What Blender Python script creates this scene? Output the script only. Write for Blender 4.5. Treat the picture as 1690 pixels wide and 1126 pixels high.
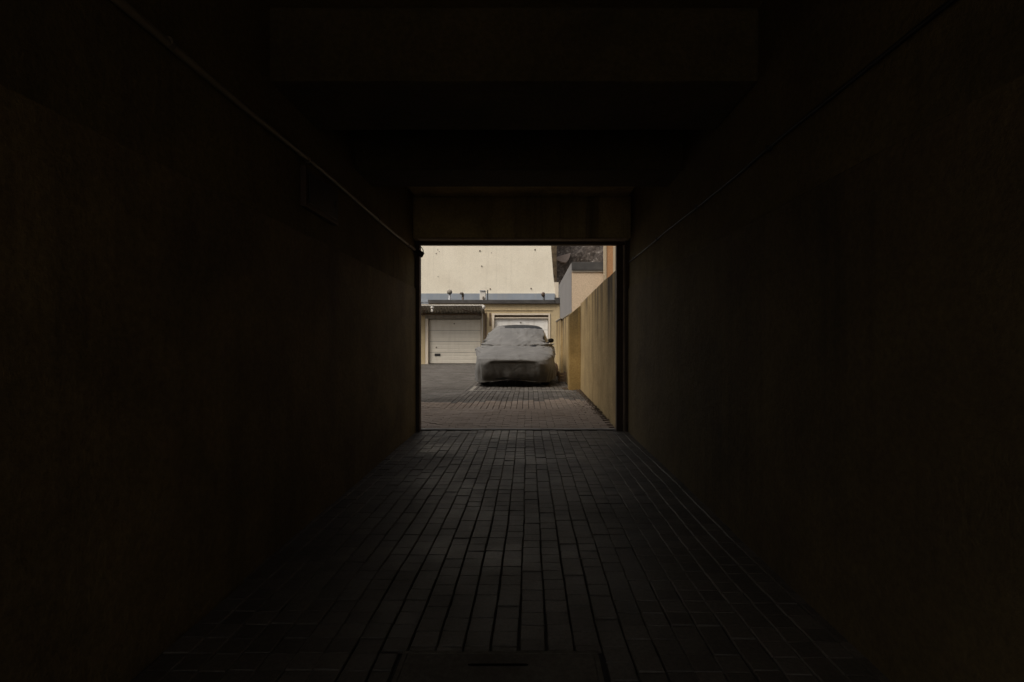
import bpy, bmesh, math, random
from mathutils import Vector, Matrix, noise
R = math.radians
random.seed(7)
sc = bpy.context.scene
for o in list(bpy.data.objects):
    bpy.data.objects.remove(o)

# ------------------------------------------------------------------ camera, sky, sun, exposure
CAM_H = 1.12
cam_d = bpy.data.cameras.new('camera')
cam = bpy.data.objects.new('camera', cam_d)
sc.collection.objects.link(cam)
cam.location = (0, 0, CAM_H)
cam.rotation_euler = (R(90), 0, 0)
cam_d.sensor_width = 36
cam_d.lens = 36 * 900 / 1690
cam_d.shift_x = -27 / 1690
cam_d.shift_y = -0.5 / 1690
cam_d.clip_start = 0.05
cam_d.clip_end = 2000
sc.camera = cam

SUN_EL, SUN_AZ = R(52), math.atan2(-1.0, -0.95)
world = bpy.data.worlds.new('World')
sc.world = world
world.use_nodes = True
wn, wl = world.node_tree.nodes, world.node_tree.links
wn.clear()
sky = wn.new('ShaderNodeTexSky')
sky.sky_type = 'NISHITA'
sky.sun_disc = False
sky.sun_elevation = SUN_EL
sky.sun_rotation = SUN_AZ
sky.air_density = 1.0
sky.dust_density = 6.0
sky.ozone_density = 1.0
hs = wn.new('ShaderNodeHueSaturation')
hs.inputs['Saturation'].default_value = 0.22      # an overcast, nearly colourless sky
bg = wn.new('ShaderNodeBackground')
bg.inputs['Strength'].default_value = 0.10
wo = wn.new('ShaderNodeOutputWorld')
wl.new(sky.outputs[0], hs.inputs['Color'])
wl.new(hs.outputs[0], bg.inputs['Color'])
wl.new(bg.outputs[0], wo.inputs['Surface'])

sun_d = bpy.data.lights.new('sun', 'SUN')
sun_d.energy = 1.5
sun_d.angle = R(28)
sun_d.color = (1.0, 0.92, 0.80)
sun = bpy.data.objects.new('sun', sun_d)
sc.collection.objects.link(sun)
sd = Vector((math.sin(SUN_AZ) * math.cos(SUN_EL), math.cos(SUN_AZ) * math.cos(SUN_EL), math.sin(SUN_EL)))
sun.rotation_euler = (-sd).to_track_quat('-Z', 'Y').to_euler()

vs = sc.view_settings
vs.view_transform = 'Standard'
vs.look = 'None'
vs.exposure = 0.29
vs.gamma = 1.0
vs.use_curve_mapping = False
sc.cycles.use_denoising = True
sc.cycles.max_bounces = 10
sc.cycles.diffuse_bounces = 7
sc.cycles.glossy_bounces = 4
sc.cycles.sample_clamp_indirect = 4.0
sc.cycles.caustics_reflective = False
sc.cycles.caustics_refractive = False

COL = sc.collection

# ------------------------------------------------------------------ helpers
class MB:
    """collects shapes; build() links them as one mesh object"""
    def __init__(s):
        s.v, s.f = [], []
    def add(s, vs_, fs_):
        n = len(s.v)
        s.v += [tuple(p) for p in vs_]
        s.f += [tuple(i + n for i in f) for f in fs_]
        return s
    def box(s, x0, x1, y0, y1, z0, z1):
        return s.add([(x0, y0, z0), (x1, y0, z0), (x1, y1, z0), (x0, y1, z0), (x0, y0, z1), (x1, y0, z1), (x1, y1, z1), (x0, y1, z1)],
                     [(0, 3, 2, 1), (4, 5, 6, 7), (0, 1, 5, 4), (1, 2, 6, 5), (2, 3, 7, 6), (3, 0, 4, 7)])
    def hexa(s, p):
        """eight points: bottom ring of four, top ring of four"""
        return s.add(p, [(0, 3, 2, 1), (4, 5, 6, 7), (0, 1, 5, 4), (1, 2, 6, 5), (2, 3, 7, 6), (3, 0, 4, 7)])
    def prism(s, pts, axis, a, b):
        """polygon extruded along 'y' (pts are x,z) or 'z' (pts are x,y) or 'x' (pts are y,z)"""
        n = len(pts)
        def mk(p, t):
            return (p[0], t, p[1]) if axis == 'y' else ((p[0], p[1], t) if axis == 'z' else (t, p[0], p[1]))
        return s.add([mk(p, a) for p in pts] + [mk(p, b) for p in pts],
                     [tuple(range(n)), tuple(range(2 * n - 1, n - 1, -1))] + [(i, i + n, (i + 1) % n + n, (i + 1) % n) for i in range(n)])
    def tube(s, path, r, n=10):
        path = [Vector(p) for p in path]
        rs = r if isinstance(r, (list, tuple)) else [r] * len(path)
        vs_, fs_ = [], []
        for i, p in enumerate(path):
            d = (path[min(i + 1, len(path) - 1)] - path[max(i - 1, 0)]).normalized()
            a = d.cross(Vector((0.13, 0.21, 0.97)))
            if a.length < 0.2:
                a = d.cross(Vector((1, 0, 0)))
            a.normalize()
            b = d.cross(a)
            for k in range(n):
                t = 2 * math.pi * k / n
                vs_.append(p + (a * math.cos(t) + b * math.sin(t)) * rs[i])
        for i in range(len(path) - 1):
            for k in range(n):
                fs_.append((i * n + k, i * n + (k + 1) % n, (i + 1) * n + (k + 1) % n, (i + 1) * n + k))
        fs_.append(tuple(range(n - 1, -1, -1)))
        fs_.append(tuple(range((len(path) - 1) * n, len(path) * n)))
        return s.add(vs_, fs_)
    def lathe(s, prof, c, n=16):
        """profile of (radius, z) about a vertical axis at c"""
        vs_, fs_ = [], []
        for r, z in prof:
            for k in range(n):
                t = 2 * math.pi * k / n
                vs_.append((c[0] + r * math.cos(t), c[1] + r * math.sin(t), c[2] + z))
        for i in range(len(prof) - 1):
            for k in range(n):
                fs_.append((i * n + k, i * n + (k + 1) % n, (i + 1) * n + (k + 1) % n, (i + 1) * n + k))
        fs_.append(tuple(range(n - 1, -1, -1)))
        fs_.append(tuple(range((len(prof) - 1) * n, len(prof) * n)))
        return s.add(vs_, fs_)
    def build(s, name, mat, parent=None, bevel=0.0, smooth=False, seg=2, sub=0):
        me = bpy.data.meshes.new(name)
        me.from_pydata(s.v, [], s.f)
        bm = bmesh.new()
        bm.from_mesh(me)
        bmesh.ops.recalc_face_normals(bm, faces=bm.faces)
        if bevel:
            bmesh.ops.bevel(bm, geom=[e for e in bm.edges if e.calc_face_angle(0) > 0.5], offset=bevel, segments=seg, affect='EDGES', profile=0.6)
        bm.to_mesh(me)
        bm.free()
        me.materials.append(mat)
        if smooth:
            for p in me.polygons:
                p.use_smooth = True
        o = bpy.data.objects.new(name, me)
        COL.objects.link(o)
        if parent:
            put(o, parent)
        return o

def put(o, parent):
    o.parent = parent
    bpy_mw = WM.get(parent.name)
    if bpy_mw is not None:
        o.matrix_parent_inverse = bpy_mw.inverted()
WM = {}

def tag(o, label=None, cat=None, group=None, kind=None):
    if label: o['label'] = label
    if cat: o['category'] = cat
    if group: o['group'] = group
    if kind: o['kind'] = kind
    return o

def thing(name, loc, label, cat, group=None):
    o = bpy.data.objects.new(name, None)
    COL.objects.link(o)
    o.location = loc
    o.empty_display_size = 0.2
    WM[o.name] = Matrix.Translation(loc)
    return tag(o, label, cat, group)

def raw_mesh(name, v, f, mat, smooth=False, face_rnd=None):
    me = bpy.data.meshes.new(name)
    me.from_pydata(v, [], f)
    me.materials.append(mat)
    if smooth:
        for p in me.polygons: p.use_smooth = True
    if face_rnd is not None:
        at = me.attributes.new('rnd', 'FLOAT', 'FACE')
        at.data.foreach_set('value', face_rnd)
    return me

# ------------------------------------------------------------------ materials
def new_mat(name):
    m = bpy.data.materials.new(name)
    m.use_nodes = True
    nt = m.node_tree
    return m, nt.nodes, nt.links, nt.nodes['Principled BSDF']

def ramp(n, stops):
    r = n.new('ShaderNodeValToRGB')
    e = r.color_ramp.elements
    while len(e) > 1: e.remove(e[-1])
    e[0].position = stops[0][0]; e[0].color = (*stops[0][1], 1) if len(stops[0][1]) == 3 else stops[0][1]
    for p, c in stops[1:]:
        x = e.new(p); x.color = (*c, 1)
    return r

def coords(n, l, scale=(1, 1, 1), loc=(0, 0, 0)):
    g = n.new('ShaderNodeNewGeometry')
    mp = n.new('ShaderNodeMapping')
    mp.inputs['Scale'].default_value = scale
    mp.inputs['Location'].default_value = loc
    l.new(g.outputs['Position'], mp.inputs['Vector'])
    return mp

def noise_tex(n, l, vec, scale, detail=6, rough=0.6, dist=0.0):
    t = n.new('ShaderNodeTexNoise')
    t.inputs['Scale'].default_value = scale
    t.inputs['Detail'].default_value = detail
    t.inputs['Roughness'].default_value = rough
    t.inputs['Distortion'].default_value = dist
    l.new(vec.outputs[0], t.inputs['Vector'])
    return t

def mixc(n, l, fac, a, b, mode='MIX'):
    m = n.new('ShaderNodeMix')
    m.data_type = 'RGBA'
    m.blend_type = mode
    for sock, v in ((m.inputs[0], fac), (m.inputs[6], a), (m.inputs[7], b)):
        if hasattr(v, 'default_value') or hasattr(v, 'links'):
            l.new(v, sock)
        elif isinstance(v, (int, float)):
            sock.default_value = v
        else:
            sock.default_value = (*v, 1)
    return m.outputs[2]

def bump(n, l, h, strength, dist=0.02):
    b = n.new('ShaderNodeBump')
    b.inputs['Strength'].default_value = strength
    b.inputs['Distance'].default_value = dist
    l.new(h, b.inputs['Height'])
    return b

def plaster(name, base, dirt, streak=0.5, blotch=0.5, rough=0.9, streak_col=None, bscale=1.0, fine=0.35, thr=0.5, seed=0.0, ztop=None, sfreq=5.5):
    """render on masonry: cloudy tone, vertical run-off streaks, pitting"""
    m, n, l, p = new_mat(name)
    c = coords(n, l, loc=(seed, seed * 1.7, seed * 0.6))
    big = noise_tex(n, l, c, 0.9 * bscale, 7, 0.65, 0.4)
    rb = ramp(n, [(0.38, (0, 0, 0)), (0.72, (1, 1, 1))])
    l.new(big.outputs[0], rb.inputs[0])
    f1 = n.new('ShaderNodeMath'); f1.operation = 'MULTIPLY'; f1.inputs[1].default_value = blotch
    l.new(rb.outputs[0], f1.inputs[0])
    col = mixc(n, l, f1.outputs[0], base, dirt)
    cs = coords(n, l, (sfreq, sfreq, 0.22), (seed * 3, seed, 0))
    st = noise_tex(n, l, cs, 1.0, 6, 0.62, 0.25)
    rs = ramp(n, [(thr, (0, 0, 0)), (thr + 0.2, (1, 1, 1))])
    l.new(st.outputs[0], rs.inputs[0])
    brk = noise_tex(n, l, c, 0.6, 3, 0.5)
    rk = ramp(n, [(0.4, (0.15, 0.15, 0.15)), (0.62, (1, 1, 1))])
    l.new(brk.outputs[0], rk.inputs[0])
    mu = n.new('ShaderNodeMath'); mu.operation = 'MULTIPLY'
    l.new(rs.outputs[0], mu.inputs[0])
    if ztop: mu.inputs[1].default_value = 1.0
    else: l.new(rk.outputs[0], mu.inputs[1])
    mv = n.new('ShaderNodeMath'); mv.operation = 'MULTIPLY'; mv.inputs[1].default_value = streak
    l.new(mu.outputs[0], mv.inputs[0])
    if ztop:
        sx = n.new('ShaderNodeSeparateXYZ'); l.new(coords(n, l).outputs[0], sx.inputs[0])
        wv = n.new('ShaderNodeMath'); wv.operation = 'MULTIPLY_ADD'; wv.inputs[1].default_value = 1.1
        l.new(brk.outputs[0], wv.inputs[0]); l.new(sx.outputs[2], wv.inputs[2])
        mr = n.new('ShaderNodeMapRange'); mr.inputs[1].default_value = ztop - 0.55; mr.inputs[2].default_value = ztop + 0.5; mr.inputs[3].default_value = 0.12
        l.new(wv.outputs[0], mr.inputs[0])
        mw = n.new('ShaderNodeMath'); mw.operation = 'MULTIPLY'
        l.new(mv.outputs[0], mw.inputs[0]); l.new(mr.outputs[0], mw.inputs[1])
        mv = mw
    col = mixc(n, l, mv.outputs[0], col, streak_col or tuple(x * 0.35 for x in dirt))
    sp = noise_tex(n, l, c, 38, 4, 0.7)
    rsp = ramp(n, [(0.3, (0.72, 0.72, 0.72)), (0.7, (1.12, 1.12, 1.12))])
    l.new(sp.outputs[0], rsp.inputs[0])
    col = mixc(n, l, 1.0, col, rsp.outputs[0], 'MULTIPLY')
    l.new(col, p.inputs['Base Color'])
    p.inputs['Roughness'].default_value = rough
    p.inputs['Specular IOR Level'].default_value = 0.3
    b1 = noise_tex(n, l, c, 3.0, 9, 0.72)
    bb = bump(n, l, b1.outputs[0], fine, 0.05)
    l.new(bb.outputs[0], p.inputs['Normal'])
    return m

def paint(name, base, rough=0.5, var=0.12, metal=0.0, scale=3.0, bstr=0.08, dirt=None, dirt_amt=0.35):
    m, n, l, p = new_mat(name)
    c = coords(n, l)
    t = noise_tex(n, l, c, scale, 7, 0.65)
    r = ramp(n, [(0.3, tuple(x * (1 - var) for x in base)), (0.7, tuple(min(1, x * (1 + var)) for x in base))])
    l.new(t.outputs[0], r.inputs[0])
    col = r.outputs[0]
    if dirt:
        t2 = noise_tex(n, l, coords(n, l, (4, 4, 0.5)), 1.3, 6, 0.65)
        r2 = ramp(n, [(0.48, (0, 0, 0)), (0.72, (dirt_amt,) * 3)])
        l.new(t2.outputs[0], r2.inputs[0])
        col = mixc(n, l, r2.outputs[0], col, dirt)
    l.new(col, p.inputs['Base Color'])
    p.inputs['Roughness'].default_value = rough
    p.inputs['Metallic'].default_value = metal
    b = bump(n, l, noise_tex(n, l, c, scale * 9, 5, 0.6).outputs[0], bstr, 0.01)
    l.new(b.outputs[0], p.inputs['Normal'])
    return m

def paver_mat(name, c0, c1, c2, rough=0.62, stain=(0.02, 0.017, 0.013), seed=0.0):
    m, n, l, p = new_mat(name)
    at = n.new('ShaderNodeAttribute'); at.attribute_name = 'rnd'
    oi = n.new('ShaderNodeObjectInfo')
    ad = n.new('ShaderNodeMath'); ad.operation = 'ADD'
    l.new(at.outputs['Fac'], ad.inputs[0]); l.new(oi.outputs['Random'], ad.inputs[1])
    fr = n.new('ShaderNodeMath'); fr.operation = 'FRACT'
    l.new(ad.outputs[0], fr.inputs[0])
    r = ramp(n, [(0.0, c0), (0.5, c1), (1.0, c2)])
    l.new(fr.outputs[0], r.inputs[0])
    c = coords(n, l, loc=(seed, seed, 0))
    t = noise_tex(n, l, c, 0.8, 7, 0.66, 0.3)
    rt = ramp(n, [(0.42, (0, 0, 0)), (0.75, (0.75, 0.75, 0.75))])
    l.new(t.outputs[0], rt.inputs[0])
    col = mixc(n, l, rt.outputs[0], r.outputs[0], stain)
    g = noise_tex(n, l, c, 60, 5, 0.7)
    rg = ramp(n, [(0.28, (0.6, 0.6, 0.6)), (0.72, (1.3, 1.3, 1.3))])
    l.new(g.outputs[0], rg.inputs[0])
    col = mixc(n, l, 1.0, col, rg.outputs[0], 'MULTIPLY')
    l.new(col, p.inputs['Base Color'])
    rr = ramp(n, [(0.35, (rough - 0.12,) * 3), (0.7, (rough + 0.18,) * 3)])
    l.new(t.outputs[0], rr.inputs[0])
    l.new(rr.outputs[0], p.inputs['Roughness'])
    p.inputs['Specular IOR Level'].default_value = 0.33
    b = bump(n, l, noise_tex(n, l, c, 25, 8, 0.7).outputs[0], 0.5, 0.006)
    l.new(b.outputs[0], p.inputs['Normal'])
    return m

M = {}
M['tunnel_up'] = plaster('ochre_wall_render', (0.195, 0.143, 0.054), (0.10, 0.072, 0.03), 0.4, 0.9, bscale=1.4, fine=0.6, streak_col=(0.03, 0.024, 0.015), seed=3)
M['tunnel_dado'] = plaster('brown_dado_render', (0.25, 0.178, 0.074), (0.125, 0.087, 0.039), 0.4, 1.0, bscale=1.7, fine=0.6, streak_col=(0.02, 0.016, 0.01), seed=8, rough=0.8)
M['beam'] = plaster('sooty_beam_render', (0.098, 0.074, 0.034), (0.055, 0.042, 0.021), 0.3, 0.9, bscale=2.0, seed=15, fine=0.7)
M['dado_right'] = plaster('brown_dado_render_dark', (0.165, 0.115, 0.048), (0.09, 0.062, 0.028), 0.4, 1.0, bscale=1.7, streak_col=(0.018, 0.014, 0.008), seed=5, rough=0.85, fine=0.6)  # darker copy of the brown dado render, for the right wall
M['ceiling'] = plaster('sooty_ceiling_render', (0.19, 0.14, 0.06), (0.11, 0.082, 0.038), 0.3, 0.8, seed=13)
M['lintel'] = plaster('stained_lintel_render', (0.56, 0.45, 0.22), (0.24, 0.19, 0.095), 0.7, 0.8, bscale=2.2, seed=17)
M['facade'] = plaster('facade_render', (0.42, 0.36, 0.25), (0.25, 0.21, 0.14), 0.5, 0.5, seed=19)
M['cream'] = plaster('cream_wall_render', (0.82, 0.74, 0.595), (0.71, 0.63, 0.495), 0.22, 0.7, bscale=0.8, fine=0.25, thr=0.52, streak_col=(0.42, 0.37, 0.28), seed=23)
M['yardwall'] = plaster('yard_wall_render', (0.53, 0.375, 0.175), (0.35, 0.24, 0.11), 1.0, 0.95, bscale=2.4, thr=0.41, ztop=1.85, sfreq=3.1, streak_col=(0.06, 0.045, 0.03), seed=29, fine=0.6)
M['pier'] = plaster('ochre_pier_render', (0.40, 0.265, 0.095), (0.26, 0.165, 0.055), 0.9, 0.8, bscale=3, thr=0.38, ztop=1.95, sfreq=4.0, streak_col=(0.09, 0.065, 0.03), seed=31, fine=0.4)
M['garage'] = plaster('garage_ochre_render', (0.52, 0.41, 0.245), (0.40, 0.30, 0.17), 0.4, 0.6, bscale=1.5, seed=37)
M['garage_grey'] = plaster('garage_grey_render', (0.30, 0.265, 0.215), (0.21, 0.18, 0.14), 0.4, 0.6, bscale=1.5, seed=39)
M['beige'] = plaster('peach_house_render', (0.60, 0.46, 0.32), (0.52, 0.39, 0.27), 0.15, 0.5, seed=41, fine=0.15)
M['greyside'] = plaster('grey_house_side', (0.235, 0.222, 0.215), (0.195, 0.183, 0.175), 0.2, 0.5, seed=43, fine=0.15)
M['orange'] = plaster('orange_house_render', (0.44, 0.24, 0.115), (0.34, 0.175, 0.08), 0.35, 0.6, seed=47, thr=0.47)
M['trim'] = plaster('pale_trim_render', (0.44, 0.35, 0.235), (0.35, 0.27, 0.18), 0.2, 0.5, seed=53, fine=0.15)
M['white'] = paint('white_door_paint', (0.60, 0.545, 0.455), 0.5, 0.05, dirt=(0.45, 0.39, 0.30), dirt_amt=0.4)
M['white2'] = paint('white_sheet_paint', (0.74, 0.71, 0.66), 0.45, 0.05, dirt=(0.42, 0.37, 0.29), dirt_amt=0.4)
M['frame_white'] = paint('white_frame_paint', (0.63, 0.54, 0.42), 0.5, 0.06, dirt=(0.35, 0.27, 0.18))
M['dark_metal'] = paint('dark_brown_metal', (0.075, 0.045, 0.028), 0.6, 0.3, 0.0, 6)
M['oldmetal'] = paint('old_dull_metal', (0.12, 0.095, 0.07), 0.6, 0.3, 0.0, 8)
M['edge_metal'] = paint('worn_frame_edge', (0.50, 0.40, 0.30), 0.55, 0.3, 0.0, 8)
M['black'] = paint('black_plastic', (0.018, 0.016, 0.015), 0.5, 0.2)
M['roof_edge'] = paint('dark_bitumen_edge', (0.055, 0.050, 0.046), 0.85, 0.35, 0, 4, 0.3)
M['blueband'] = paint('blue_grey_flashing', (0.245, 0.268, 0.30), 0.6, 0.12, 0, 1.2, 0.1, dirt=(0.30, 0.30, 0.29), dirt_amt=0.7)
M['corrug'] = paint('fibre_cement_sheet', (0.40, 0.37, 0.32), 0.85, 0.2, 0, 4, 0.3, dirt=(0.16, 0.13, 0.10), dirt_amt=0.6)
M['brownwood'] = paint('brown_weathered_board', (0.13, 0.085, 0.05), 0.8, 0.35, 0, 5, 0.3)
M['pipe'] = paint('grey_pipe_paint', (0.20, 0.165, 0.11), 0.5, 0.15)
M['pvc'] = paint('white_pvc', (0.62, 0.58, 0.52), 0.4, 0.05)
M['greymetal'] = paint('galvanised_grey', (0.30, 0.30, 0.31), 0.5, 0.15, 0.4)
M['rubber'] = paint('tyre_rubber', (0.015, 0.015, 0.015), 0.8, 0.2)
M['concrete'] = plaster('cover_concrete', (0.15, 0.128, 0.10), (0.085, 0.07, 0.053), 0.1, 0.9, bscale=5, seed=59, fine=0.5)
M['line'] = paint('worn_line_paint', (0.25, 0.225, 0.19), 0.75, 0.3, 0, 14, 0.3, dirt=(0.20, 0.17, 0.135), dirt_amt=0.8)
m_, n_, l_, p_ = new_mat('dark_slot')
p_.inputs['Base Color'].default_value = (0.012, 0.010, 0.008, 1); p_.inputs['Roughness'].default_value = 1.0; p_.inputs['Specular IOR Level'].default_value = 0.0
M['void'] = m_
M['sand'] = paint('joint_sand', (0.032, 0.026, 0.02), 0.95, 0.3, 0, 20, 0.4)
M['sand_out'] = paint('yard_joint_sand', (0.05, 0.041, 0.033), 0.95, 0.3, 0, 20, 0.4)
M['kerb'] = paint('threshold_stone', (0.27, 0.245, 0.215), 0.75, 0.3, 0, 7, 0.4, dirt=(0.09, 0.08, 0.07))
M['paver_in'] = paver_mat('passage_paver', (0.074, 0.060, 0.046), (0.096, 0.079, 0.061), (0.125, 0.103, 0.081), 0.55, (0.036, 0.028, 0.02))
M['paver_out'] = paver_mat('yard_paver', (0.075, 0.066, 0.057), (0.112, 0.099, 0.087), (0.155, 0.139, 0.123), 0.75, (0.075, 0.062, 0.05), 5)
M['paver_near'] = paver_mat('yard_paver_brown', (0.275, 0.215, 0.168), (0.305, 0.24, 0.19), (0.34, 0.272, 0.22), 0.85, (0.22, 0.165, 0.125), 9)
M['ground'] = paint('ground_dust', (0.34, 0.30, 0.25), 0.95, 0.2, 0, 0.5)
M['leaf'] = paint('dead_leaf', (0.075, 0.048, 0.026), 0.9, 0.5, 0, 30)
M['sack'] = paint('brown_sack_cloth', (0.11, 0.068, 0.042), 0.85, 0.3, 0, 10, 0.4)
M['glass'] = paint('dark_car_glass', (0.012, 0.014, 0.016), 0.08, 0.1)
m_, n_, l_, p_ = new_mat('dark_car_paint')
p_.inputs['Base Color'].default_value = (0.018, 0.019, 0.021, 1); p_.inputs['Roughness'].default_value = 0.55
p_.inputs['Specular IOR Level'].default_value = 0.25
M['carpaint'] = m_

# old mottled stone wall
m_, n_, l_, p_ = new_mat('dark_mottled_stone')
c_ = coords(n_, l_)
t1 = noise_tex(n_, l_, c_, 4.2, 10, 0.82, 0.5)
r1 = ramp(n_, [(0.36, (0.032, 0.026, 0.022)), (0.5, (0.105, 0.085, 0.073)), (0.58, (0.175, 0.145, 0.125)), (0.65, (0.45, 0.41, 0.37))])
l_.new(t1.outputs[0], r1.inputs[0])
t2 = noise_tex(n_, l_, coords(n_, l_, (1.5, 1.5, 0.5)), 1.1, 5, 0.6)
r2 = ramp(n_, [(0.45, (0, 0, 0)), (0.7, (0.3, 0.3, 0.3))])
l_.new(t2.outputs[0], r2.inputs[0])
l_.new(mixc(n_, l_, r2.outputs[0], r1.outputs[0], (0.10, 0.066, 0.04)), p_.inputs['Base Color'])
p_.inputs['Roughness'].default_value = 0.95
l_.new(bump(n_, l_, t1.outputs[0], 0.9, 0.12).outputs[0], p_.inputs['Normal'])
M['stone'] = m_
M['stonebrown'] = plaster('brown_stained_pier', (0.27, 0.20, 0.125), (0.10, 0.075, 0.05), 0.7, 1.0, bscale=3.5, seed=61, fine=0.8)
M['patch'] = plaster('pinkish_patch_render', (0.36, 0.29, 0.255), (0.26, 0.21, 0.185), 0.2, 0.6, bscale=2.0, seed=67)

# car cover cloth: grey woven sheet with brown dried dirt and painted shade low down the front
m_, n_, l_, p_ = new_mat('grey_cover_cloth')
c_ = coords(n_, l_)
tc = n_.new('ShaderNodeTexCoord')
t1 = noise_tex(n_, l_, c_, 2.2, 7, 0.62, 0.3)
r1 = ramp(n_, [(0.3, (0.105, 0.099, 0.092)), (0.7, (0.168, 0.159, 0.148))])
l_.new(t1.outputs[0], r1.inputs[0])
at = n_.new('ShaderNodeAttribute'); at.attribute_name = 'dirt'  # carries the dirt together with shade painted into the front
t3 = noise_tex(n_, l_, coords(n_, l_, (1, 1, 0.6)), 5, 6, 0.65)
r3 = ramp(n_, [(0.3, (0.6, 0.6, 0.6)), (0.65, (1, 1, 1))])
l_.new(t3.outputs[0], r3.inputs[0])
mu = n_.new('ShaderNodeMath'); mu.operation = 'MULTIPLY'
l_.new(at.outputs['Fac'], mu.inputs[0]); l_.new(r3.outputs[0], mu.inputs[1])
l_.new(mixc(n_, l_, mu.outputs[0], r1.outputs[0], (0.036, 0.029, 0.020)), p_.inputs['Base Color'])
p_.inputs['Roughness'].default_value = 0.72
p_.inputs['Sheen Weight'].default_value = 0.15
l_.new(bump(n_, l_, noise_tex(n_, l_, c_, 3.5, 4, 0.5, 1.0).outputs[0], 0.5, 0.05).outputs[0], p_.inputs['Normal'])
M['cover'] = m_

# ------------------------------------------------------------------ setting: ground sheet
tag(MB().add([(-600, -600, -0.09), (600, -600, -0.09), (600, 900, -0.09), (-600, 900, -0.09)], [(0, 1, 2, 3)]).build('ground', M['ground']), kind='structure')

XL = lambda y: -1.315 - 0.012 * y            # passage wall faces
XR = lambda y: 1.190 + 0.0075 * y
EXIT = 6.80

# ------------------------------------------------------------------ paving
def paver_shape(w, d, h=0.05, ch=0.005, tilt=(0, 0), jit=0.0):
    """chamfered block, top centre at the origin, open underneath"""
    a, b = w / 2, d / 2
    j = lambda: random.uniform(-jit, jit)
    o = [(-a + j(), -b + j()), (a + j(), -b + j()), (a + j(), b + j()), (-a + j(), b + j())]
    i = [(x - math.copysign(ch, x), y - math.copysign(ch * 0.45, y)) for x, y in o]
    z = lambda x, y: x * tilt[0] + y * tilt[1]
    v = [(x, y, -h) for x, y in o] + [(x, y, z(x, y) - ch) for x, y in o] + [(x, y, z(x, y)) for x, y in i]
    f = [(8, 9, 10, 11)]
    for k in range(4):
        q = (k + 1) % 4
        f += [(k, q, q + 4, k + 4), (k + 4, q + 4, q + 8, k + 8)]
    return v, f

def wob(x, y, s=0.0):
    return 0.016 * noise.noise(Vector((x * 0.9 + s, y * 0.55, 3.3))) + 0.005 * noise.noise(Vector((x * 4 + s, y * 1.9, 8.1)))
def und(x, y):
    return 0.010 * noise.noise(Vector((x * 0.8, y * 0.6, 1.7)))

def lay(parent, cells, mat, single, variants, dep=0.2):
    """cells: (cx, cy, w, d); the first `single` become objects of their own, the rest one stuff part"""
    V, F, A = [], [], []
    for k, (cx, cy, w, d, jt) in enumerate(cells):
        x = cx + wob(cx, cy)
        zt = und(cx, cy) + random.uniform(-0.0022, 0.0022)
        rz = math.atan2(wob(cx, cy - 0.1) - wob(cx, cy + 0.1), 0.2) + random.uniform(-0.006, 0.006)
        if k < single:
            o = bpy.data.objects.new('paver', random.choice(variants))
            COL.objects.link(o)
            o.location = (x, cy, zt)
            o.scale = (w / 0.1, d / dep, 1)
            o.rotation_euler = (random.uniform(-.006, .006), random.uniform(-.009, .009), rz)
            o.parent = parent
            continue
        v, f = paver_shape(w, d, 0.05, jt, (random.uniform(-.012, .012), random.uniform(-.008, .008)), 0.0015)
        c, s = math.cos(rz), math.sin(rz)
        n0 = len(V)
        V += [(x + c * a - s * b, cy + s * a + c * b, zt + e) for a, b, e in v]
        F += [tuple(i + n0 for i in q) for q in f]
        A += [random.random()] * len(f)
    if F:
        me = raw_mesh('paving_blocks', V, F, mat, face_rnd=A)
        o = bpy.data.objects.new('paving_blocks', me)
        COL.objects.link(o)
        o.parent = parent
        tag(o, kind='stuff')

def subtract(cells, x0, x1, y0, y1):
    """cut the blocks round a rectangle let into the floor"""
    out = []
    for cx, cy, w, d, ch in cells:
        a0, a1, b0, b1 = cx - w / 2, cx + w / 2, cy - d / 2, cy + d / 2
        if a1 <= x0 or a0 >= x1 or b1 <= y0 or b0 >= y1:
            out.append([cx, cy, w, d, ch]); continue
        for (p0, p1, q0, q1) in ((a0, a1, b0, min(b1, y0 - .003)), (a0, a1, max(b0, y1 + .003), b1),
                                 (a0, min(a1, x0 - .003), max(b0, y0), min(b1, y1)), (max(a0, x1 + .003), a1, max(b0, y0), min(b1, y1))):
            if p1 - p0 > 0.018 and q1 - q0 > 0.018:
                out.append([(p0 + p1) / 2, (q0 + q1) / 2, p1 - p0, q1 - q0, ch])
    return out

# passage floor: long blocks in files that run towards the yard
pf = tag(MB().add([(XL(-2.2), -2.2, -0.012), (XR(-2.2), -2.2, -0.012), (XR(EXIT), EXIT, -0.012), (XL(EXIT), EXIT, -0.012)], [(0, 1, 2, 3)]).build('passage_floor', M['sand']), kind='structure')
PW, PD = 0.0985, 0.1
COVER = (-0.45, 0.25, 1.32, 1.97)
cells = []
ncol = 27
x_first = -1.36
off = 0.0
left_in_group = 0
for c in range(ncol):
    if left_in_group == 0:
        off = random.choice((0, 0.05, 0.03)) if off else 0.05
        left_in_group = random.randint(2, 6)
    left_in_group -= 1
    x = x_first + c * PW
    y = -1.2 + off + random.uniform(-0.004, 0.004)
    while y < EXIT - 0.05:
        d = min(PD, EXIT - 0.005 - y)
        x0, x1 = max(x - PW / 2, XL(y) + 0.004), min(x + PW / 2, XR(y) - 0.004)
        if x1 - x0 > 0.03 and d > 0.04:
            cells.append([(x0 + x1) / 2, y + d / 2, x1 - x0 - 0.0048, d - 0.0025 - 0.002 * random.random(), 0.0035])
        y += d
cells = subtract(cells, COVER[0], COVER[1], COVER[2], COVER[3])
cells.sort(key=lambda c: (c[1] < 1.75, c[1]))
vari = [raw_mesh('paver_block', *paver_shape(0.1, 0.1, 0.05, 0.0035, (random.uniform(-.02, .02), random.uniform(-.01, .01)), 0.0016), M['paver_in']) for _ in range(8)]
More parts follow.
